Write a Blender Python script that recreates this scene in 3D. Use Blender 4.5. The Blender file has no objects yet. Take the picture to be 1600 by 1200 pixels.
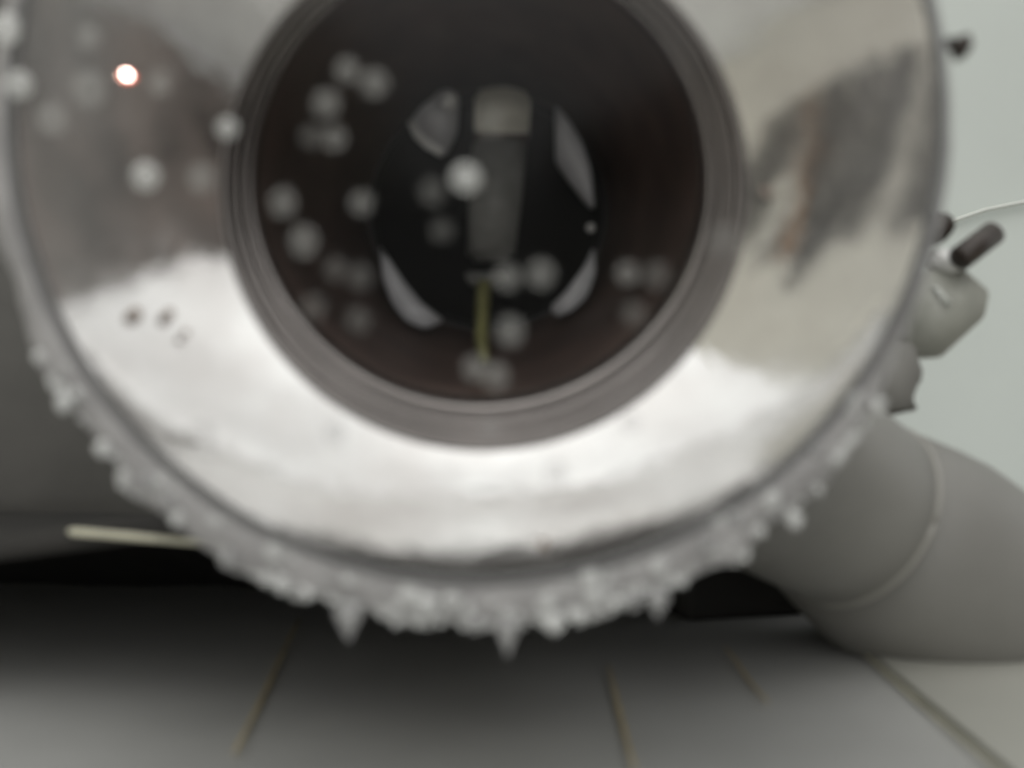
import bpy, bmesh, math, random
from mathutils import Vector, Matrix, noise

random.seed(7)
S = bpy.context.scene
COL = S.collection
PI = math.pi
H = 0.075                                    # lens height above the ground, metres

# ---------------------------------------------------------------- camera
cd = bpy.data.cameras.new('camera')
cam = bpy.data.objects.new('camera', cd); COL.objects.link(cam)
cam.location = (0, 0, H); cam.rotation_euler = (PI/2, 0, 0)
cd.sensor_width = 36; cd.lens = 36; cd.clip_start = 0.002; cd.clip_end = 500
cd.dof.use_dof = True; cd.dof.focus_distance = 1.1; cd.dof.aperture_fstop = 10.5
S.camera = cam

# ---------------------------------------------------------------- sky, sun, exposure
SUN_EL, SUN_AZ = math.radians(55), math.radians(190)     # azimuth clockwise from +Y
w = bpy.data.worlds.new('World'); S.world = w; w.use_nodes = True
nt = w.node_tree; nt.nodes.clear()
sky = nt.nodes.new('ShaderNodeTexSky'); sky.sky_type = 'NISHITA'; sky.sun_disc = False
sky.sun_elevation = SUN_EL; sky.sun_rotation = SUN_AZ; sky.dust_density = 7.0; sky.ozone_density = 1.0
hs = nt.nodes.new('ShaderNodeHueSaturation'); hs.inputs['Saturation'].default_value = 0.16
bg = nt.nodes.new('ShaderNodeBackground'); bg.inputs['Strength'].default_value = 0.12
wo = nt.nodes.new('ShaderNodeOutputWorld')
# overcast: an even cloud deck with soft lighter and darker cloud over the Nishita sky
tcw = nt.nodes.new('ShaderNodeTexCoord'); nz = nt.nodes.new('ShaderNodeTexNoise'); nz.inputs['Scale'].default_value = 3.2; nz.inputs['Detail'].default_value = 5
crw = nt.nodes.new('ShaderNodeValToRGB'); crw.color_ramp.elements[0].position = 0.32; crw.color_ramp.elements[1].position = 0.7
crw.color_ramp.elements[0].color = (0.55, 0.555, 0.545, 1); crw.color_ramp.elements[1].color = (0.94, 0.95, 0.935, 1)
gain = nt.nodes.new('ShaderNodeVectorMath'); gain.operation = 'SCALE'; gain.inputs['Scale'].default_value = 6.5
mxw = nt.nodes.new('ShaderNodeMixRGB'); mxw.inputs['Fac'].default_value = 0.86
nt.links.new(tcw.outputs['Generated'], nz.inputs['Vector']); nt.links.new(nz.outputs[0], crw.inputs[0]); nt.links.new(crw.outputs[0], gain.inputs[0])
nt.links.new(sky.outputs[0], hs.inputs['Color']); nt.links.new(hs.outputs[0], mxw.inputs[1]); nt.links.new(gain.outputs[0], mxw.inputs[2])
nt.links.new(mxw.outputs[0], bg.inputs['Color'])
nt.links.new(bg.outputs[0], wo.inputs['Surface'])
sd = bpy.data.lights.new('sun', 'SUN'); sd.energy = 0.5; sd.angle = math.radians(150); sd.color = (1, 0.96, 0.9)
sun = bpy.data.objects.new('sun', sd); COL.objects.link(sun)
sv = Vector((math.sin(SUN_AZ)*math.cos(SUN_EL), math.cos(SUN_AZ)*math.cos(SUN_EL), math.sin(SUN_EL)))
sun.rotation_euler = sv.to_track_quat('Z', 'Y').to_euler()
S.view_settings.view_transform = 'Standard'; S.view_settings.look = 'None'
S.view_settings.exposure = 0.74; S.view_settings.gamma = 1

# ---------------------------------------------------------------- helpers
def P(px, py, d):
    "point seen at photo pixel (1600 wide) at distance d ahead"
    return Vector(((px-800)/1600*d, d, H-(py-600)/1600*d))
def G(px, py, lift=0.0):
    "ground point seen at a photo pixel"
    d = (H-lift)*1600/(py-600)
    return P(px, py, d)
def tag(o, label=None, cat=None, group=None, kind=None):
    if label: o['label'] = label
    if cat: o['category'] = cat
    if group: o['group'] = group
    if kind: o['kind'] = kind
    return o
def link(name, bm, mat, parent=None, smooth=True, origin=None):
    if origin is not None: bmesh.ops.translate(bm, verts=bm.verts, vec=-Vector(origin))
    bmesh.ops.recalc_face_normals(bm, faces=bm.faces)
    me = bpy.data.meshes.new(name); bm.to_mesh(me); bm.free()
    if mat: me.materials.append(mat)
    if smooth:
        for p in me.polygons: p.use_smooth = True
    o = bpy.data.objects.new(name, me); COL.objects.link(o)
    if origin is not None: o.location = origin
    if parent:
        o.parent = parent
        o.matrix_parent_inverse = Matrix.Identity(4)
        rt = Vector((0, 0, 0)); q = parent
        while q: rt += q.location; q = q.parent
        o.location = Vector(o.location) - rt
    return o
def empty(name, loc):
    o = bpy.data.objects.new(name, None); COL.objects.link(o); o.location = loc
    o.empty_display_size = 0.01
    return o
def loft(bm, rings, closed=True, cap0=False, cap1=False):
    rows = [[bm.verts.new(p) for p in r] for r in rings]
    n = len(rows[0])
    for a, b in zip(rows, rows[1:]):
        for i in range(n if closed else n-1):
            j = (i+1) % n
            bm.faces.new((a[i], a[j], b[j], b[i]))
    if cap0: bm.faces.new(rows[0])
    if cap1: bm.faces.new(rows[-1])
    return rows
def circ(cx, cy, R, d, n=128, jit=None):
    c = P(cx, cy, d); r = R/1600*d; out = []
    for i in range(n):
        a = 2*PI*i/n
        k = r if jit is None else r+jit(a)/1600*d
        out.append(c+Vector((k*math.cos(a), 0, k*math.sin(a))))
    return out
def tube(bm, pts, rad, n=14, caps=True):
    rings = []
    pts = [Vector(p) for p in pts]
    for i, p in enumerate(pts):
        t = (pts[min(i+1, len(pts)-1)]-pts[max(i-1, 0)]).normalized()
        u = t.cross(Vector((0, 0, 1)))
        if u.length < 1e-4: u = t.cross(Vector((1, 0, 0)))
        u.normalize(); v = u.cross(t)
        r = rad[i] if hasattr(rad, '__len__') else rad
        rings.append([p+u*r*math.cos(2*PI*k/n)+v*r*math.sin(2*PI*k/n) for k in range(n)])
    loft(bm, rings, True, caps, caps)
def rbox(bm, c, sx, sy, sz, rot=None, bev=0.0008):
    g = bmesh.ops.create_cube(bm, size=1)
    vs = g['verts']
    bmesh.ops.scale(bm, vec=(sx, sy, sz), verts=vs)
    es = list({e for v in vs for e in v.link_edges})
    r = bmesh.ops.bevel(bm, geom=es, offset=bev, segments=3, affect='EDGES', profile=0.6)
    vs = list({v for f in r['faces'] for v in f.verts} | {v for v in vs if v.is_valid})
    vs = list({v for v in vs for f in v.link_faces for v in f.verts})
    if rot is not None: bmesh.ops.rotate(bm, verts=vs, cent=(0, 0, 0), matrix=rot)
    bmesh.ops.translate(bm, verts=vs, vec=c)

# ---------------------------------------------------------------- materials
def mat(name, col, rough=0.5, metal=0.0, spec=0.5, var=0.0, scale=40, bump=0.0, bscale=200, col2=None, stretch=(1,1,1)):
    m = bpy.data.materials.new(name); m.use_nodes = True
    t = m.node_tree; b = t.nodes['Principled BSDF']
    b.inputs['Base Color'].default_value = (*col, 1); b.inputs['Roughness'].default_value = rough
    b.inputs['Metallic'].default_value = metal; b.inputs['Specular IOR Level'].default_value = spec
    tc = t.nodes.new('ShaderNodeTexCoord'); mp = t.nodes.new('ShaderNodeMapping')
    mp.inputs['Scale'].default_value = stretch
    t.links.new(tc.outputs['Object'], mp.inputs['Vector'])
    if var or col2:
        n = t.nodes.new('ShaderNodeTexNoise'); n.inputs['Scale'].default_value = scale; n.inputs['Detail'].default_value = 6
        t.links.new(mp.outputs[0], n.inputs['Vector'])
        r = t.nodes.new('ShaderNodeValToRGB'); r.color_ramp.elements[0].position = 0.35; r.color_ramp.elements[1].position = 0.68
        c2 = col2 if col2 else tuple(c*(1-var) for c in col)
        r.color_ramp.elements[0].color = (*c2, 1); r.color_ramp.elements[1].color = (*col, 1)
        t.links.new(n.outputs[0], r.inputs[0]); t.links.new(r.outputs[0], b.inputs['Base Color'])
    if bump:
        n2 = t.nodes.new('ShaderNodeTexNoise'); n2.inputs['Scale'].default_value = bscale; n2.inputs['Detail'].default_value = 4
        t.links.new(mp.outputs[0], n2.inputs['Vector'])
        bp = t.nodes.new('ShaderNodeBump'); bp.inputs['Strength'].default_value = bump; bp.inputs['Distance'].default_value = 0.001
        t.links.new(n2.outputs[0], bp.inputs['Height']); t.links.new(bp.outputs[0], b.inputs['Normal'])
    return m
def clear(name, alpha, col=(0.9, 0.9, 0.9), rough=0.05, spec=0.5):
    "see-through coat: alpha of a glossy body over transparency"
    m = mat(name, col, rough, 0, spec); t = m.node_tree
    b = t.nodes['Principled BSDF']; o = t.nodes['Material Output']
    tr = t.nodes.new('ShaderNodeBsdfTransparent'); mx = t.nodes.new('ShaderNodeMixShader')
    mx.inputs[0].default_value = alpha
    t.links.new(tr.outputs[0], mx.inputs[1]); t.links.new(b.outputs[0], mx.inputs[2]); t.links.new(mx.outputs[0], o.inputs['Surface'])
    return m
def edge_boost(m, lo, hi):
    t = m.node_tree; lw = t.nodes.new('ShaderNodeLayerWeight'); lw.inputs['Blend'].default_value = 0.5
    mr = t.nodes.new('ShaderNodeMapRange'); mr.inputs['From Min'].default_value = 0.25; mr.inputs['From Max'].default_value = 0.75
    mr.inputs['To Min'].default_value = lo; mr.inputs['To Max'].default_value = hi
    mx = [n for n in t.nodes if n.type == 'MIX_SHADER'][0]
    t.links.new(lw.outputs['Facing'], mr.inputs['Value']); t.links.new(mr.outputs[0], mx.inputs[0])
def glass_mat():
    m = bpy.data.materials.new('clear_cover'); m.use_nodes = True; t = m.node_tree; t.nodes.clear()
    o = t.nodes.new('ShaderNodeOutputMaterial'); tr = t.nodes.new('ShaderNodeBsdfTransparent'); gl = t.nodes.new('ShaderNodeBsdfGlossy')
    gl.inputs['Roughness'].default_value = 0.22
    fr = t.nodes.new('ShaderNodeFresnel'); ge = t.nodes.new('ShaderNodeNewGeometry'); mi = t.nodes.new('ShaderNodeMapRange')     # a thin shell: the same index from both sides
    mi.inputs['To Min'].default_value = 1.27; mi.inputs['To Max'].default_value = 1/1.27
    t.links.new(ge.outputs['Backfacing'], mi.inputs['Value']); t.links.new(mi.outputs[0], fr.inputs['IOR'])
    mx = t.nodes.new('ShaderNodeMixShader')
    t.links.new(fr.outputs[0], mx.inputs[0]); t.links.new(tr.outputs[0], mx.inputs[1]); t.links.new(gl.outputs[0], mx.inputs[2])
    # pale haze mixed in to lift the darks, denser towards the rim and patchy
    df = t.nodes.new('ShaderNodeBsdfDiffuse'); df.inputs['Color'].default_value = (0.8, 0.79, 0.78, 1)
    tc = t.nodes.new('ShaderNodeTexCoord'); nz = t.nodes.new('ShaderNodeTexNoise'); nz.inputs['Scale'].default_value = 45; nz.inputs['Detail'].default_value = 5
    ln = t.nodes.new('ShaderNodeVectorMath'); ln.operation = 'LENGTH'
    sb = t.nodes.new('ShaderNodeVectorMath'); sb.operation = 'MULTIPLY_ADD'; sb.inputs[1].default_value = (1, 0, 1); sb.inputs[2].default_value = (0, 0, 0)
    t.links.new(tc.outputs['Object'], sb.inputs[0]); t.links.new(sb.outputs[0], ln.inputs[0])
    mr = t.nodes.new('ShaderNodeMapRange'); mr.inputs['From Min'].default_value = 0.036; mr.inputs['From Max'].default_value = 0.062
    mr.inputs['To Min'].default_value = 0.0; mr.inputs['To Max'].default_value = 0.14
    t.links.new(ln.outputs['Value'], mr.inputs['Value'])
    nr = t.nodes.new('ShaderNodeMapRange'); nr.inputs['From Min'].default_value = 0.3; nr.inputs['From Max'].default_value = 0.7
    nr.inputs['To Min'].default_value = 0.55; nr.inputs['To Max'].default_value = 1.2; t.links.new(nz.outputs[0], nr.inputs['Value'])
    t.links.new(tc.outputs['Object'], nz.inputs['Vector'])
    mu = t.nodes.new('ShaderNodeMath'); mu.operation = 'MULTIPLY'; t.links.new(mr.outputs[0], mu.inputs[0]); t.links.new(nr.outputs[0], mu.inputs[1])
    m2 = t.nodes.new('ShaderNodeMixShader'); t.links.new(mu.outputs[0], m2.inputs[0]); t.links.new(mx.outputs[0], m2.inputs[1]); t.links.new(df.outputs[0], m2.inputs[2])
    t.links.new(m2.outputs[0], o.inputs['Surface'])
    return m
M = dict(
    polished=mat('polished_metal', (0.76, 0.76, 0.75), 0.06, 1.0, bump=0.16, bscale=75, scale=45, col2=(0.62, 0.605, 0.59)),
    throat=mat('black_throat', (0.008, 0.007, 0.007), 0.5),
    bead=mat('dark_seal', (0.15, 0.15, 0.15), 0.35, 0.0),
    rim=mat('wet_grey_plastic', (0.42, 0.41, 0.41), 0.35, 0, 0.5, var=0.25, scale=120, bump=0.4, bscale=350),
    barrel=mat('grey_barrel', (0.27, 0.25, 0.24), 0.2, 0.9, var=0.2, scale=80),
    black=mat('dark_interior', (0.13, 0.09, 0.077), 0.5, 0, 0.3, var=0.4, scale=60),
    housing=mat('housing_plastic', (0.035, 0.034, 0.032), 0.5, var=0.3, scale=40),
    cap=mat('bulb_cap', (0.72, 0.70, 0.60), 0.5, 0, var=0.2, scale=200),
    stem=mat('bulb_stem', (0.26, 0.26, 0.245), 0.55, 0, var=0.25, scale=200),
    seg=mat('satin_metal', (0.72, 0.72, 0.74), 0.45, 0.0, var=0.15, scale=150),
    yellow=mat('yellow_green_plastic', (0.28, 0.275, 0.11), 0.5, var=0.3, scale=200),
    ground=mat('grey_ground', (0.49, 0.495, 0.48), 0.3, 0, 0.5, var=0.25, scale=9, bump=0.12, bscale=120),
    straw=mat('dry_straw', (0.72, 0.58, 0.30), 0.5, var=0.4, scale=90),
    palestraw=mat('pale_straw', (0.78, 0.76, 0.60), 0.5, var=0.3, scale=90),
    pipe=mat('grey_rubber', (0.25, 0.245, 0.228), 0.5, var=0.18, scale=25, bump=0.15, bscale=120),
    block=mat('dark_grey_block', (0.155, 0.15, 0.137), 0.55, var=0.3, scale=18, bump=0.15, bscale=90),
    pale=mat('pale_green_grey_paint', (0.70, 0.75, 0.715), 0.5, var=0.10, scale=4),
    seam=mat('light_seam', (0.64, 0.66, 0.62), 0.4),
    latch=mat('latch_plastic', (0.42, 0.425, 0.38), 0.45, var=0.15, scale=150),
    white=mat('white_plastic', (0.78, 0.78, 0.76), 0.35),
    dark=mat('dark_brown', (0.045, 0.032, 0.025), 0.45, var=0.4, scale=200),
    cream=mat('cream_wall', (0.86, 0.83, 0.73), 0.8, var=0.12, scale=3, bump=0.3, bscale=40),
    bark=mat('bark', (0.26, 0.24, 0.22), 0.9, var=0.5, scale=12),
    post=mat('brown_post', (0.36, 0.22, 0.13), 0.7, var=0.3, scale=10),
    leaf=mat('hedge_leaf', (0.26, 0.25, 0.235), 0.6, var=0.4, scale=5),
    palefloor=mat('pale_floor_paint', (0.40, 0.40, 0.36), 0.45, var=0.15, scale=12),
    darkwall=mat('dark_wall_stone', (0.23, 0.185, 0.17), 0.8, var=0.85, scale=4.5, bump=0.5, bscale=20),
    lip=mat('pale_grey_lip', (0.35, 0.34, 0.31), 0.35),
    speck=mat('drop_shadow_brown', (0.36, 0.29, 0.25), 0.7),
    base=mat('shading_black', (0.026, 0.024, 0.021), 0.8, var=0.4, scale=30),
    glass=glass_mat(),
    drop_a=clear('water_bright', 0.36, (0.88, 0.89, 0.87), 0.12),
    hang_a=clear('water_hanging_bright', 0.6, (0.85, 0.86, 0.85), 0.15),
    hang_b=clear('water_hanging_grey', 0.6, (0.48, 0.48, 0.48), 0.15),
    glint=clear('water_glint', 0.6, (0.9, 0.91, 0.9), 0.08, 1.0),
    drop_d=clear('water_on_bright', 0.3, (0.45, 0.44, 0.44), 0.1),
    drop_b=clear('water_mid', 0.15, (0.8, 0.8, 0.77), 0.12),
    drop_c=clear('water_faint', 0.07, (0.75, 0.75, 0.72), 0.12),
)

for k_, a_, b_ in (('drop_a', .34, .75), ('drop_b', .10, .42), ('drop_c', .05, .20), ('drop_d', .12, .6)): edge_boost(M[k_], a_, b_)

# smeared polish: duller patches on the ring
t = M['polished'].node_tree; b_ = t.nodes['Principled BSDF']
tc_ = t.nodes.new('ShaderNodeTexCoord'); n_ = t.nodes.new('ShaderNodeTexNoise'); n_.inputs['Scale'].default_value = 55; n_.inputs['Detail'].default_value = 7; n_.inputs['Roughness'].default_value = 0.65
m_ = t.nodes.new('ShaderNodeMapRange'); m_.inputs['From Min'].default_value = 0.35; m_.inputs['From Max'].default_value = 0.7
m_.inputs['To Min'].default_value = 0.04; m_.inputs['To Max'].default_value = 0.15
t.links.new(tc_.outputs['Object'], n_.inputs['Vector']); t.links.new(n_.outputs[0], m_.inputs['Value']); t.links.new(m_.outputs[0], b_.inputs['Roughness'])

# ---------------------------------------------------------------- setting: ground
bm = bmesh.new(); bmesh.ops.create_grid(bm, x_segments=4, y_segments=4, size=60)
tag(link('ground', bm, M['ground'], smooth=False), 'smooth grey ground under the lamp', kind='structure')

# pale floor right of the long straw
bm = bmesh.new(); a, b = G(1252, 938), G(1640, 1268)
dr = (b-a).normalized(); nn = Vector((dr.y, -dr.x, 0))
if nn.x < 0: nn = -nn
e0, e1 = a-dr*0.02, b+dr*0.5
q = [e0, e1, e1+nn*1.5, e0+nn*1.5]
lo = [bm.verts.new((p.x, p.y, -0.002)) for p in q]; up = [bm.verts.new((p.x, p.y, 0.0022)) for p in q]
bm.faces.new(up)
for i in range(4): bm.faces.new((lo[i], lo[(i+1) % 4], up[(i+1) % 4], up[i]))
tag(link('pale_floor', bm, M['palefloor'], smooth=False), 'pale floor panel right of the long straw', kind='structure')

# ---------------------------------------------------------------- what the polished ring mirrors, beside and behind the lens
bm = bmesh.new()
n = 40
for i in range(n): pass
rbox(bm, (0, 0, 0), 0.3, 3.4, 0.62, bev=0.05)
bmesh.ops.subdivide_edges(bm, edges=list(bm.edges), cuts=3, use_grid_fill=True)
for v in bm.verts: v.co += Vector((noise.noise(v.co*3.1), 0, 1.2*noise.noise(v.co*1.7+Vector((4, 0, 0)))))*0.07; v.co.z += 0.24*max(0, min(1, (v.co.y-1.05)/.5))*(v.co.z > 0)
o = link('dark_wall', bm, M['darkwall']); o.location = (1.0, -1.45, 0.34)
tag(o, 'low dark grey brown wall mirrored in the left half of the polished ring', 'wall')
bm = bmesh.new(); rbox(bm, (0, 0, 0), 0.12, 4.6, 1.62, bev=0.01)
o = link('cream_wall', bm, M['cream']); o.location = (-1.45, -1.2, 0.81)
tag(o, 'tall cream wall mirrored in the right half of the polished ring', 'wall')
bm = bmesh.new(); rbox(bm, (0, 0, 0), 0.10, 2.4, 0.17, bev=0.01)
o = link('low_kerb', bm, M['cream']); o.location = (-0.80, -0.75, 0.085)
tag(o, 'low cream ledge in front of the tall cream wall', 'ledge')
def shrub(x, y, z0, z1, wd, name, label, seed):
    rng = random.Random(seed); e = empty(name, (x, y, 0)); tag(e, label, 'plant', 'dark plants by the cream wall')
    bm = bmesh.new(); tube(bm, [(x, y, 0), (x+.01, y+.02, z0+.5*(z1-z0)), (x, y, z1)], [.012, .010, .004], 8); link('trunk', bm, M['bark'], e)
    bm = bmesh.new()
    for k in range(380):
        t = rng.random(); c = Vector((x+rng.gauss(0, wd*.35), y+rng.gauss(0, wd*.45), z0+(z1-z0)*t))
        L = rng.uniform(.02, .05); a = Vector((rng.gauss(0, 1), rng.gauss(0, 1), rng.gauss(0, 1.4))).normalized()*L
        b = a.cross(Vector((rng.gauss(0, 1), rng.gauss(0, 1), rng.gauss(0, 1)))).normalized()*L*.35
        bm.faces.new([bm.verts.new(c-a), bm.verts.new(c+b), bm.verts.new(c+a), bm.verts.new(c-b)])
    link('foliage', bm, M['leaf'], e, smooth=False)
shrub(-.98, -.50, .18, .68, .10, 'shrub', 'dark leafy plant in front of the cream wall, beside the brown post', 3)
shrub(-.98, -.24, .20, .60, .09, 'shrub', 'dark leafy plant in front of the cream wall, right beside the narrowest one', 5)
shrub(-1.0, -.80, .20, .62, .12, 'shrub', 'dark leafy plant in front of the cream wall, broadest, farthest behind the camera', 11)
shrub(-1.0, .0, .24, .62, .09, 'shrub', 'dark leafy plant in front of the cream wall, level with the camera', 13)
shrub(-.95, -.36, .16, .74, .05, 'shrub', 'dark leafy plant in front of the cream wall, narrowest and tallest', 8)
bm = bmesh.new(); tube(bm, [(-.9, -.66, 0), (-.9, -.55, .25), (-.9, -.42, .62)], .02, 12)
tag(link('brown_post', bm, M['post']), 'slim leaning brown post between the dark plants by the cream wall', 'post')

# ---------------------------------------------------------------- pale wall behind
pw = empty('panel_wall', (0.3, 0.62, 0))
tag(pw, 'smooth pale green grey wall behind the lamp on the right', 'wall')
bm = bmesh.new(); rbox(bm, (0.45, 0.64, 0.4), 1.0, 0.04, 0.8, bev=0.004); link('wall_face', bm, M['pale'], pw)
bm = bmesh.new()
tube(bm, [P(1440, 372, 0.616), P(1490, 345, 0.616), P(1540, 328, 0.616), P(1610, 314, 0.616), P(1700, 306, 0.616)], 0.0014, 8)
link('seam', bm, M['seam'], pw)

# ---------------------------------------------------------------- the lamp
OC = (745, 180, 722); IC = (756, 291, 414)
D0, D1 = 0.160, 0.1805
lamp = empty('round_lamp', (P(745, 180, D0).x, 0.20, 0))
tag(lamp, 'wet round lamp with polished bowl ring, dark centre and dripping grey rim', 'lamp')
def lerp(a, b, s): return a+(b-a)*s
def ringpt(s):
    d = lerp(D0, D1, s+0.20*s*(1-s))
    return circ(lerp(OC[0], IC[0], s), lerp(OC[1], IC[1], s), lerp(OC[2], IC[2], s), d, 160)
bm = bmesh.new(); loft(bm, [ringpt(i/24) for i in range(25)]); ring = link('reflector_ring', bm, M['polished'], lamp)
# rounded bead along the ring's outer edge
bm = bmesh.new(); rr = []
for k in range(11):
    a = k/10*PI*1.15
    rr.append(circ(OC[0], OC[1], OC[2]+4-8*math.cos(a), D0-0.0007*math.sin(a)+0.0002, 160))
loft(bm, rr); link('seal_ring', bm, M['bead'], lamp)
# wet rim behind the bead, its lower edge uneven with clinging water
def jag(a):
    low = max(0.0, -math.sin(a)); x = math.cos(a)
    j = 20+44*low**.7+20*noise.noise(Vector((math.cos(a)*9, math.sin(a)*9, 2.3)))*(0.3+low)
    j *= 1-0.75*max(0.0, math.cos(a))*(low < .75)*min(1, (.75-low)*4)
    j += 12*noise.noise(Vector((math.cos(a)*24, math.sin(a)*24, 5.1)))*(0.1+low)
    return j
bm = bmesh.new(); rr = []
for k, (f, dd) in enumerate([(-0.1, 0.1612), (0.08, 0.1602), (0.5, 0.1606), (0.86, 0.1612), (0.97, 0.1624), (1.0, 0.165), (0.95, 0.170), (0.7, 0.173)]):
    rr.append(circ(OC[0], OC[1], OC[2]+14, dd, 360, (lambda f: lambda a: f*jag(a))(f)))
loft(bm, rr); link('rim', bm, M['rim'], lamp)
# stepped barrel inside the ring
prof = [(414, 0.181), (404, 0.1815), (401, 0.185), (388, 0.1858), (384, 0.190), (371, 0.1908), (366, 0.196), (352, 0.197), (346, 0.2005)]
def bc(R, d):     # centre slides towards the lens axis as it goes deeper
    k = (d-0.181)/0.02
    return (756-8*k, 291-16*k)
for i in range(0, 8, 2):
    bm = bmesh.new(); pts = []
    a, b, c = prof[i], prof[i+1], prof[i+2]
    for q in (a, ((a[0]*.6+b[0]*.4), a[1]-0.0004), b, ((b[0]*.8+c[0]*.2), b[1]+0.0006), c):
        cx, cy = bc(*q); pts.append(circ(cx, cy, q[0], q[1], 128))
    loft(bm, pts); link('barrel_ring', bm, M['barrel'], lamp)
bm = bmesh.new(); pts = []
for R, cx, cy, d in [(346, 748, 275, .2005), (335, 748, 277, .21), (315, 750, 283, .225), (280, 752, 296, .245), (235, 756, 312, .265), (195, 759, 325, .285), (186, 762, 330, .295)]:
    pts.append(circ(cx, cy, R, d, 96))
loft(bm, pts); link('inner_bowl', bm, M['black'], lamp)
bm = bmesh.new(); loft(bm, [circ(762, 330, R, d, 96) for R, d in [(190, .2945), (184, .2935), (176, .296), (170, .33)]], cap1=True); link('throat', bm, M['throat'], lamp)
# housing behind the ring
bm = bmesh.new(); pts = []
for R, d in [(716, .166), (724, .18), (722, .22), (716, .28), (700, .33), (640, .37)]:
    pts.append(circ(745+20*(d-.16)/.2, 180+120*(d-.16)/.2, R*0.16/d*1.0+0*R, d, 96))
loft(bm, pts, cap1=True); link('housing', bm, M['housing'], lamp)
# bulb: capped stem standing in the bowl
bulb_d = 0.262
bm = bmesh.new()
def slab(bm, quad, d, th, n=1):
    f = [P(x, y, d) for x, y in quad]; b = [p+Vector((0, th, 0)) for p in f]
    vf = [bm.verts.new(p) for p in f]; vb = [bm.verts.new(p) for p in b]
    bm.faces.new(vf); bm.faces.new(vb[::-1]); k = len(f)
    for i in range(k): bm.faces.new((vf[i], vf[(i+1) % k], vb[(i+1) % k], vb[i]))
def bevel_all(bm, off, seg=3):
    bmesh.ops.bevel(bm, geom=list(bm.edges), offset=off, segments=seg, affect='EDGES')
slab(bm, [(738, 212), (824, 212), (816, 300), (803, 402), (728, 402), (732, 300)], bulb_d, 0.012); bevel_all(bm, 0.0016)
bulb = link('bulb', bm, M['stem'], lamp)
bm = bmesh.new(); slab(bm, [(741, 142), (760, 134), (800, 133), (829, 146), (827, 206), (741, 205)], bulb_d-0.001, 0.014); bevel_all(bm, 0.0012)
link('cap', bm, M['cap'], bulb)
bm = bmesh.new(); slab(bm, [(741, 207), (825, 208), (824, 214), (740, 213)], bulb_d+0.001, 0.011); link('neck', bm, M['black'], bulb)
bm = bmesh.new(); slab(bm, [(722, 423), (792, 423), (785, 446), (735, 446)], bulb_d+0.004, 0.012); bevel_all(bm, 0.001)
link('bulb_base', bm, M['stem'], bulb)
bm = bmesh.new(); tube(bm, [P(757, 444, .262), P(754, 480, .258), P(752, 530, .250), P(757, 565, .243)], [0.0020, 0.0017, 0.0016, 0.0012], 12)
link('stalk', bm, M['yellow'], lamp)
# curved satin plates round the bowl's throat
segs = [[(690, 150), (712, 148), (719, 160), (714, 205), (694, 243), (664, 225), (642, 195), (660, 180)],
        [(866, 172), (885, 192), (908, 228), (922, 268), (928, 330), (915, 318), (892, 285), (868, 252)],
        [(596, 385), (604, 405), (630, 445), (660, 475), (696, 502), (668, 516), (640, 505), (618, 478), (602, 440)],
        [(926, 388), (928, 430), (914, 468), (892, 488), (866, 498), (858, 482), (885, 455), (910, 420)]]
for q in segs:
    bm = bmesh.new(); slab(bm, q, 0.272, 0.004)
    for v in bm.verts:
        r = math.hypot(v.co.x-P(762, 330, .272).x, v.co.z-P(762, 330, .272).z)
        v.co.y -= max(0, r-0.022)*0.6
    bevel_all(bm, 0.0007, 2)
    link('reflector_plate', bm, M['seg'], lamp)
bm = bmesh.new(); tube(bm, [P(643, 190, .258), P(652, 210, .258), P(668, 226, .258), P(692, 239, .258)], 0.0011, 10); link('bright_edge', bm, M['white'], lamp)
bm = bmesh.new(); bmesh.ops.create_uvsphere(bm, u_segments=14, v_segments=10, radius=0.0021); bmesh.ops.translate(bm, verts=bm.verts, vec=P(702, 158, .260)); link('rivet', bm, M['white'], lamp)
bm = bmesh.new(); bmesh.ops.create_uvsphere(bm, u_segments=14, v_segments=10, radius=0.0012); bmesh.ops.translate(bm, verts=bm.verts, vec=P(923, 356, .268)); link('rivet', bm, M['white'], lamp)
# clear front cover, bulging towards the lens
def cover_d(px, py):
    r = min(1.0, math.hypot(px-745, py-180)/760)
    return 0.1585-0.024*(1-r*r)
bm = bmesh.new(); rings_ = []
for i in range(1, 25):
    f = i/24; row = []
    for k in range(128):
        a = 2*PI*k/128; px, py = 745+716*f*math.cos(a), 180-716*f*math.sin(a)
        row.append(P(px, py, cover_d(px, py)))
    rings_.append(row)
loft(bm, rings_, cap0=True); link('front_cover', bm, M['glass'], lamp, origin=P(750, 220, 0.150))

# shadows and reflections of drops, put in as brown specks on the ring
for px, py, q in [(212, 490, 11), (264, 490, 9), (290, 520, 6), (850, 850, 8), (1195, 300, 8)]:
    e = math.hypot(px-748, py-215); s_ = max(0.02, min(.98, (705-e)/(705-404)))
    dd = lerp(D0, D1, s_+0.20*s_*(1-s_))
    bm = bmesh.new(); bmesh.ops.create_icosphere(bm, subdivisions=2, radius=q/1600*dd)
    for v in bm.verts: v.co *= 1+0.25*noise.noise(v.co*900+Vector((px, 0, 0)))
    bmesh.ops.translate(bm, verts=bm.verts, vec=P(px, py, dd)); link('drop_shadow_speck', bm, M['speck'], lamp)
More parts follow.
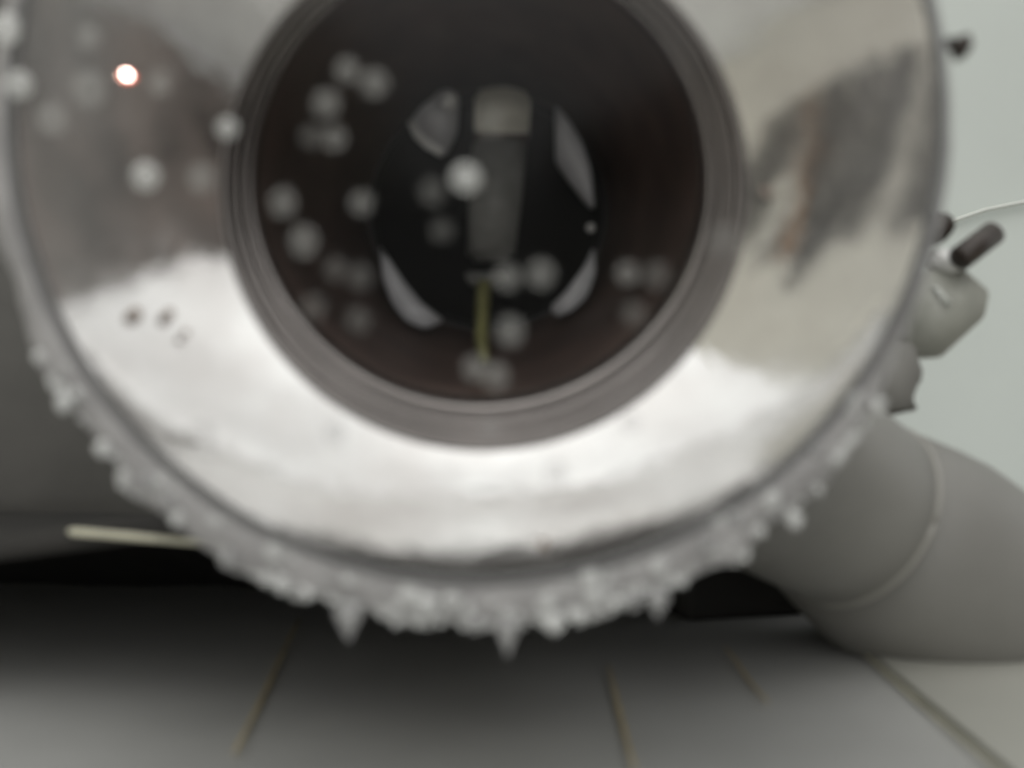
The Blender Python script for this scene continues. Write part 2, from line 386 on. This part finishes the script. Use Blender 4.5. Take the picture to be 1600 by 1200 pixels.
# ---------------------------------------------------------------- water drops
def drop_mesh(rx, ry, h, seed, point=0.0):
    bm = bmesh.new(); bmesh.ops.create_uvsphere(bm, u_segments=18, v_segments=12, radius=1)
    for v in bm.verts:
        k = 1+0.06*noise.noise(v.co*1.7+Vector((seed, 0, 0)))
        t = max(0.0, -v.co.z)*point
        v.co = Vector((v.co.x*rx*k*(1-0.75*t), v.co.y*h, v.co.z*ry*k*(1+0.5*t)))
    return bm
DROPS = [
 (543,110,1,'b','upper left of the pair near the top of the dark centre'),
 (585,130,1,'b','lower right of the pair near the top of the dark centre'),
 (510,162,1,'b','just below the top pair of drops on the dark centre'),
 (487,213,1,'c','faint, touching the left of a brighter drop on the dark centre'),
 (523,216,1.05,'b','with a bright edge, touching a fainter drop on its left'),
 (355,200,1,'a','across the left inner edge of the polished ring'),
 (443,317,1,'b','nearest the left wall of the dark centre, level with the bulb stem'),
 (565,317,1,'b','alone halfway between the dark centre\'s left wall and the bulb stem'),
 (475,377,1,'b','lowest of the three spaced drops left of the bulb stem'),
 (676,300,.95,'c','grey, just left of the brightest drop by the bulb stem'),
 (728,278,1,'a','brightest of all, overlapping the left edge of the bulb stem'),
 (765,190,.85,'c','faint, in front of the pale bulb cap'),
 (690,360,.95,'c','dim, left of the lower bulb stem'),
 (563,432,.95,'c','grey, beside the lower left reflector plate'),
 (525,420,.95,'c','faintest, far left of the lower left reflector plate'),
 (845,428,1,'b','inside the lower right reflector plate, right of the bulb base'),
 (793,433,.95,'b','touching the right end of the bulb base'),
 (980,427,1,'b','brighter of two side by side at the right of the dark centre'),
 (1025,430,.95,'c','dimmer of two side by side at the right of the dark centre'),
 (490,480,1,'c','at the lower left edge of the dark centre above the barrel rings'),
 (560,500,.95,'c','dim, below the lower left reflector plate'),
 (797,517,.95,'b','right of the yellow green stalk'),
 (742,575,1,'b','left one of two below the yellow green stalk'),
 (775,587,.95,'b','right one of two below the yellow green stalk'),
 (990,490,.85,'c','faint, in the lower right of the dark centre'),
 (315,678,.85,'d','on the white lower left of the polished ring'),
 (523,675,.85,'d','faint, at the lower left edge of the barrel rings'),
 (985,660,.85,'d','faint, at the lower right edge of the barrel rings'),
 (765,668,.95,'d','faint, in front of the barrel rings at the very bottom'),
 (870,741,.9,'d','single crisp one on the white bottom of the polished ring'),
 (1130,375,1,'c','dull, on the right wall of the dark centre'),
 (10,45,1.1,'a','in the top left corner of the picture'),
 (30,132,1.05,'a','second down along the left edge of the polished ring'),
 (140,140,1.1,'b','pale, left of the glowing point'),
 (82,187,1.1,'b','pale, lower left of the glowing point'),
 (420,3,1.05,'b','cut by the picture top at the edge of the dark centre'),
 (250,130,.8,'b','close to the right of the glowing point'),
 (228,275,1,'a','yellowish, on the grey left of the polished ring'),
 (315,278,1.1,'b','pale, beside the left edge of the dark centre'),
 (140,58,1.1,'b','pale, above left of the glowing point'),
]
RB = 20.0
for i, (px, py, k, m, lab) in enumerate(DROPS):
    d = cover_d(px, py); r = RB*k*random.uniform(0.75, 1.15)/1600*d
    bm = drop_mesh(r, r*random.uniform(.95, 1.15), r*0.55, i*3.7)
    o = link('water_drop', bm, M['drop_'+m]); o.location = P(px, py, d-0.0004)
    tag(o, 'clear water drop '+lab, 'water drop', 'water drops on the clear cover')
HANG = [
 (100,628,15,18,'a','highest on the left side of the rim'),
 (160,700,14,15,'a','second down the left side of the rim'),
 (232,752,15,16,'b','third down the left side of the rim'),
 (262,782,13,13,'b','on the rim just above the pale straw'),
 (355,872,15,17,'b','below the rim right of the pale straw'),
 (428,862,16,18,'a','on the rim above a bright bead at lower left'),
 (441,913,14,16,'a','bright bead under the rim at lower left'),
 (545,962,26,30,'b','wide pointed drip left of the bottom of the rim'),
 (640,930,20,22,'a','left of three clustered drops left of the bottom of the rim'),
 (668,944,22,22,'a','middle of three clustered drops left of the bottom of the rim'),
 (706,938,16,18,'a','right of three clustered drops left of the bottom of the rim'),
 (742,972,18,18,'b','under the rim left of the longest drip'),
 (793,985,20,32,'b','longest drip at the very bottom of the rim'),
 (858,938,15,17,'a','on the rim face right of the longest drip'),
 (866,972,20,20,'a','below the rim right of the longest drip'),
 (905,962,14,16,'a','between two drops right of the longest drip'),
 (922,905,22,22,'a','upper one of the bright stack at the lower right of the rim'),
 (926,932,18,18,'a','lower one of the bright stack at the lower right of the rim'),
 (990,938,15,17,'b','left neighbour of the angular drip at lower right'),
 (1027,936,22,24,'b','angular drip under the lower right of the rim'),
 (1028,884,16,18,'a','on the rim above the angular drip at lower right'),
 (1105,850,14,15,'b','on the rim between angular drip and grey pipe'),
 (1150,808,15,16,'b','on the rim near the grey pipe, leftmost of three'),
 (1205,780,17,18,'a','on the rim near the grey pipe, middle of three'),
 (1242,812,13,15,'a','on the rim near the grey pipe, lowest of three'),
 (1272,700,15,15,'b','on the rim where the grey pipe meets it'),
 (1372,632,13,14,'a','bright bead high on the right, in front of the grey pipe'),
]
for i, (px, py, rx, ry, m, lab) in enumerate(HANG):
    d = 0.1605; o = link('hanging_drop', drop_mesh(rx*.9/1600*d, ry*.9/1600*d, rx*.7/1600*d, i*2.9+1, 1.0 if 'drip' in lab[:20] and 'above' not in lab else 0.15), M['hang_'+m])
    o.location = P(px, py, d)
    tag(o, 'hanging water drop, '+lab, 'water drop', 'water drops hanging on the rim')

# fine beads of water all over the rim
bm = bmesh.new(); rng = random.Random(21)
for k in range(300):
    a = rng.uniform(PI*1.14, PI*1.80); low = max(0, -math.sin(a))
    if rng.random() > 0.1+low*low: continue
    f = rng.choice([rng.random(), rng.uniform(.8, 1.02)]); rad = (722+14+f*jag(a))
    q = rng.choice([3.5, 5, 6, 7, 9, 13]); d = 0.1604+0.0012*f
    c = P(745+rad*math.cos(a), 180-rad*math.sin(a), d)
    g = bmesh.ops.create_icosphere(bm, subdivisions=1, radius=q/1600*d)
    bmesh.ops.translate(bm, verts=g['verts'], vec=c)
tag(link('rim_beads', bm, M['glint'], lamp), kind='stuff')

# ---------------------------------------------------------------- hot spot mirrored at upper left, put in as a glowing bead
gm = bpy.data.materials.new('mirrored_glow_red'); gm.use_nodes = True
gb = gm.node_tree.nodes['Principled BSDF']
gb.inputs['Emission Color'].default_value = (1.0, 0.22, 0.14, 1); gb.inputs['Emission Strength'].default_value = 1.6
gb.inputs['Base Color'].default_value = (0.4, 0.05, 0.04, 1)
gm2 = bpy.data.materials.new('mirrored_glow_white'); gm2.use_nodes = True; gc = gm2.node_tree.nodes['Principled BSDF']
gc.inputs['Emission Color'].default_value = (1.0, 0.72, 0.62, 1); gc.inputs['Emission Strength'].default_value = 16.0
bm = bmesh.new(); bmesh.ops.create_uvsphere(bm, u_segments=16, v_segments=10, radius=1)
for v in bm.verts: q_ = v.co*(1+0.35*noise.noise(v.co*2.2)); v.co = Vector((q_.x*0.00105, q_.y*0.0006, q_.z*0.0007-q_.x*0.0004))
o = link('mirrored_glow', bm, gm); o.location = P(200, 118, 0.1708)
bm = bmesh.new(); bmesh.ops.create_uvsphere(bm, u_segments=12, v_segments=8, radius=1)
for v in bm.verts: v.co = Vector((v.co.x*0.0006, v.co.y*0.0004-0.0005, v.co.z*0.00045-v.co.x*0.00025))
c_ = bpy.data.meshes.new('mirrored_glow_core'); bm.to_mesh(c_); bm.free(); c_.materials.append(gm2)
hc = bpy.data.objects.new('mirrored_glow_core', c_); COL.objects.link(hc); hc.parent = o
tag(o, 'small red-edged glowing bead added as a mirrored hot spot, upper left of the ring', 'light')

# ---------------------------------------------------------------- grey pipe at right
pipe = empty('elbow_pipe', G(1500, 1060)); tag(pipe, 'fat grey bent pipe lying on the ground right of the lamp', 'pipe')
bm = bmesh.new()
tube(bm, [P(1150, 690, .255), P(1215, 730, .262), P(1290, 775, .27), P(1340, 805, .275), P(1352, 812, .2765)],
     [.0275, .0275, .0268, .0258, .0215], 40)
link('collar', bm, M['pipe'], pipe)
ax = (P(1352, 812, .2765)-P(1290, 775, .27)).normalized(); c0 = P(1334, 801, .2745)
u = ax.cross(Vector((0, 0, 1))).normalized(); v_ = u.cross(ax); bm = bmesh.new()
tube(bm, [c0+(u*math.cos(t*2*PI/48)+v_*math.sin(t*2*PI/48))*.0259 for t in range(49)], .0008, 8)
link('collar_lip', bm, M['lip'], pipe)
bm = bmesh.new()
tube(bm, [P(1300, 786, .285), P(1390, 850, .29), P(1440, 880, .293), P(1490, 910, .296), P(1545, 938, .30), P(1580, 955, .303), P(1606, 968, .305), P(1622, 976, .306)],
     [.0275, .0325, .0335, .033, .030, .025, .017, .007], 44)
link('pipe_body', bm, M['pipe'], pipe)

# ---------------------------------------------------------------- dark base added behind and under the lamp to darken the ground
bm = bmesh.new(); rows = []
for k in range(25):
    x = lerp(-0.42, 0.108, k/24); e = 0.008*noise.noise(Vector((x*30, 0, 0)))
    zt = lerp(0.0385, 0.047, min(1, max(0, (x+.13)/.05)))+0.001*noise.noise(Vector((x*90, 3, 0)))
    df = 0.226+0.35*x*x*(x < 0)+0.3*e+1.5*max(0, x-0.025); zt -= 0.12*max(0, x-0.025)
    u_ = 1-0.6*min(1, max(0, x-0.025)/.03)          # the undercut dies out towards the pipe
    rows.append([Vector(p) for p in [(x, df+.004, zt-.002), (x, df, zt-.006), (x, df+.09*u_, zt*lerp(.5, .62, u_)), (x, df+.02+.13*u_+e, -.001), (x, df+.03+.13*u_, -.001), (x, df+.03+.12*u_, zt-.012), (x, df+.02, zt-.002)]])
loft(bm, rows, True, True, True)
o = link('shading_base', bm, M['base'])
tag(o, 'black base added behind and below the lamp to darken the ground', 'base')

bm = bmesh.new(); rbox(bm, (0, 0, 0), 0.14, 0.05, 0.034, bev=0.006)  # block added to turn the bright gap beside the pipe dark
o = link('shading_block', bm, M['base']); o.location = (0.115, 0.362, 0.0165); o.rotation_euler.z = math.radians(14)
tag(o, 'dark block added to darken the gap under the grey pipe', 'block')

# ---------------------------------------------------------------- dark block at left
bm = bmesh.new()
pts = []
for (y0, y1, f) in [(0, 0, .93), (0.004, 0, 1.0)]: pass
rbox(bm, (0, 0, 0), 0.26, 0.20, 0.30, bev=0.03)
for v in bm.verts: v.co += Vector((noise.noise(v.co*14), noise.noise(v.co*14+Vector((9, 0, 0))), noise.noise(v.co*14+Vector((0, 7, 0)))))*0.006
bmesh.ops.rotate(bm, verts=bm.verts, cent=(0, 0, 0), matrix=Matrix.Rotation(math.radians(24), 3, 'Z'))
o = link('side_block', bm, M['block']); o.location = (-0.225, 0.50, 0.151)
tag(o, 'rounded dark grey block standing left behind the lamp', 'block')

# ---------------------------------------------------------------- latch at right
lt = empty('latch', P(1490, 560, .30)); tag(lt, 'small grey latch with a dark pin beside the right rim of the lamp', 'latch')
LD = 0.30
bm = bmesh.new(); slab(bm, [(1445, 425), (1505, 418), (1548, 455), (1540, 495), (1470, 560), (1422, 548), (1425, 480)], LD, 0.02); bevel_all(bm, 0.0007)
link('latch_body', bm, M['latch'], lt)
bm = bmesh.new(); slab(bm, [(1455, 448), (1466, 446), (1492, 474), (1480, 482)], LD-0.0012, 0.004); bevel_all(bm, 0.0005); link('tab', bm, M['seam'], lt)
bm = bmesh.new(); slab(bm, [(1462, 396), (1482, 384), (1508, 412), (1500, 426), (1470, 420)], LD-0.002, 0.01); bevel_all(bm, 0.0008); link('clip', bm, M['white'], lt)
bm = bmesh.new(); tube(bm, [P(1497, 406, LD-.006), P(1500, 404, LD-.006), P(1552, 364, LD+.0), P(1556, 361, LD)], [.002, .0036, .0036, .002], 16); link('pin', bm, M['dark'], lt)
bm = bmesh.new(); slab(bm, [(1455, 335), (1478, 328), (1498, 345), (1488, 368), (1465, 385), (1448, 380)], LD-0.002, 0.012); bevel_all(bm, 0.001); link('hinge', bm, M['dark'], lt)
bm = bmesh.new(); slab(bm, [(1370, 540), (1430, 535), (1446, 588), (1420, 620), (1440, 640), (1340, 660)], LD-0.004, 0.02); bevel_all(bm, 0.001); link('bracket', bm, M['pipe'], lt)
bm = bmesh.new(); tube(bm, [P(1478, 66, .178), P(1492, 70, .177), P(1503, 74, .176), P(1512, 78, .176)], [.0009, .0014, .0026, .0016], 12)
tag(link('small_knob', bm, M['dark']), 'small dark brown knob at the upper right edge of the rim', 'knob')

# ---------------------------------------------------------------- straws on the ground
def straw(p, q, wd, m, label, bend=0.0):
    a, b = G(*p, lift=.0012), G(*q, lift=.0012)
    a.z = b.z = 0.0014
    bm = bmesh.new(); n = 10; pts = []; rad = []
    side = (b-a).cross(Vector((0, 0, 1))).normalized()
    for i in range(n+1):
        t = i/n; pts.append(a.lerp(b, t)+side*bend*math.sin(PI*t)+Vector((0, 0, 0.0004*math.sin(t*7)))); rad.append(wd*(0.35+0.65*math.sin(PI*(0.12+0.76*t))))
    tube(bm, pts, rad, 8)
    tag(link('straw', bm, m), label, 'straw', 'straws round the lamp')
bm = bmesh.new(); tube(bm, [P(108, 830, .222), P(114, 831, .221), P(200, 838, .217), P(330, 850, .212)], [.0005, .0009, .0008, .0006], 10)
tag(link('straw', bm, M['palestraw']), 'pale blunt straw lying level at the left, its end under the rim', 'straw', 'straws round the lamp')
straw((468, 968), (366, 1180), .00046, M['straw'], 'thin golden straw slanting down to the left below the lamp')
straw((950, 1040), (992, 1205), .00042, M['straw'], 'thin golden straw nearly upright below the lamp, right of centre')
straw((1130, 1010), (1200, 1100), .00034, M['straw'], 'faint brown straw between the upright straw and the grey pipe')
straw((1240, 925), (1600, 1240), .00045, M['palestraw'], 'longest straw running along the foot of the grey pipe')
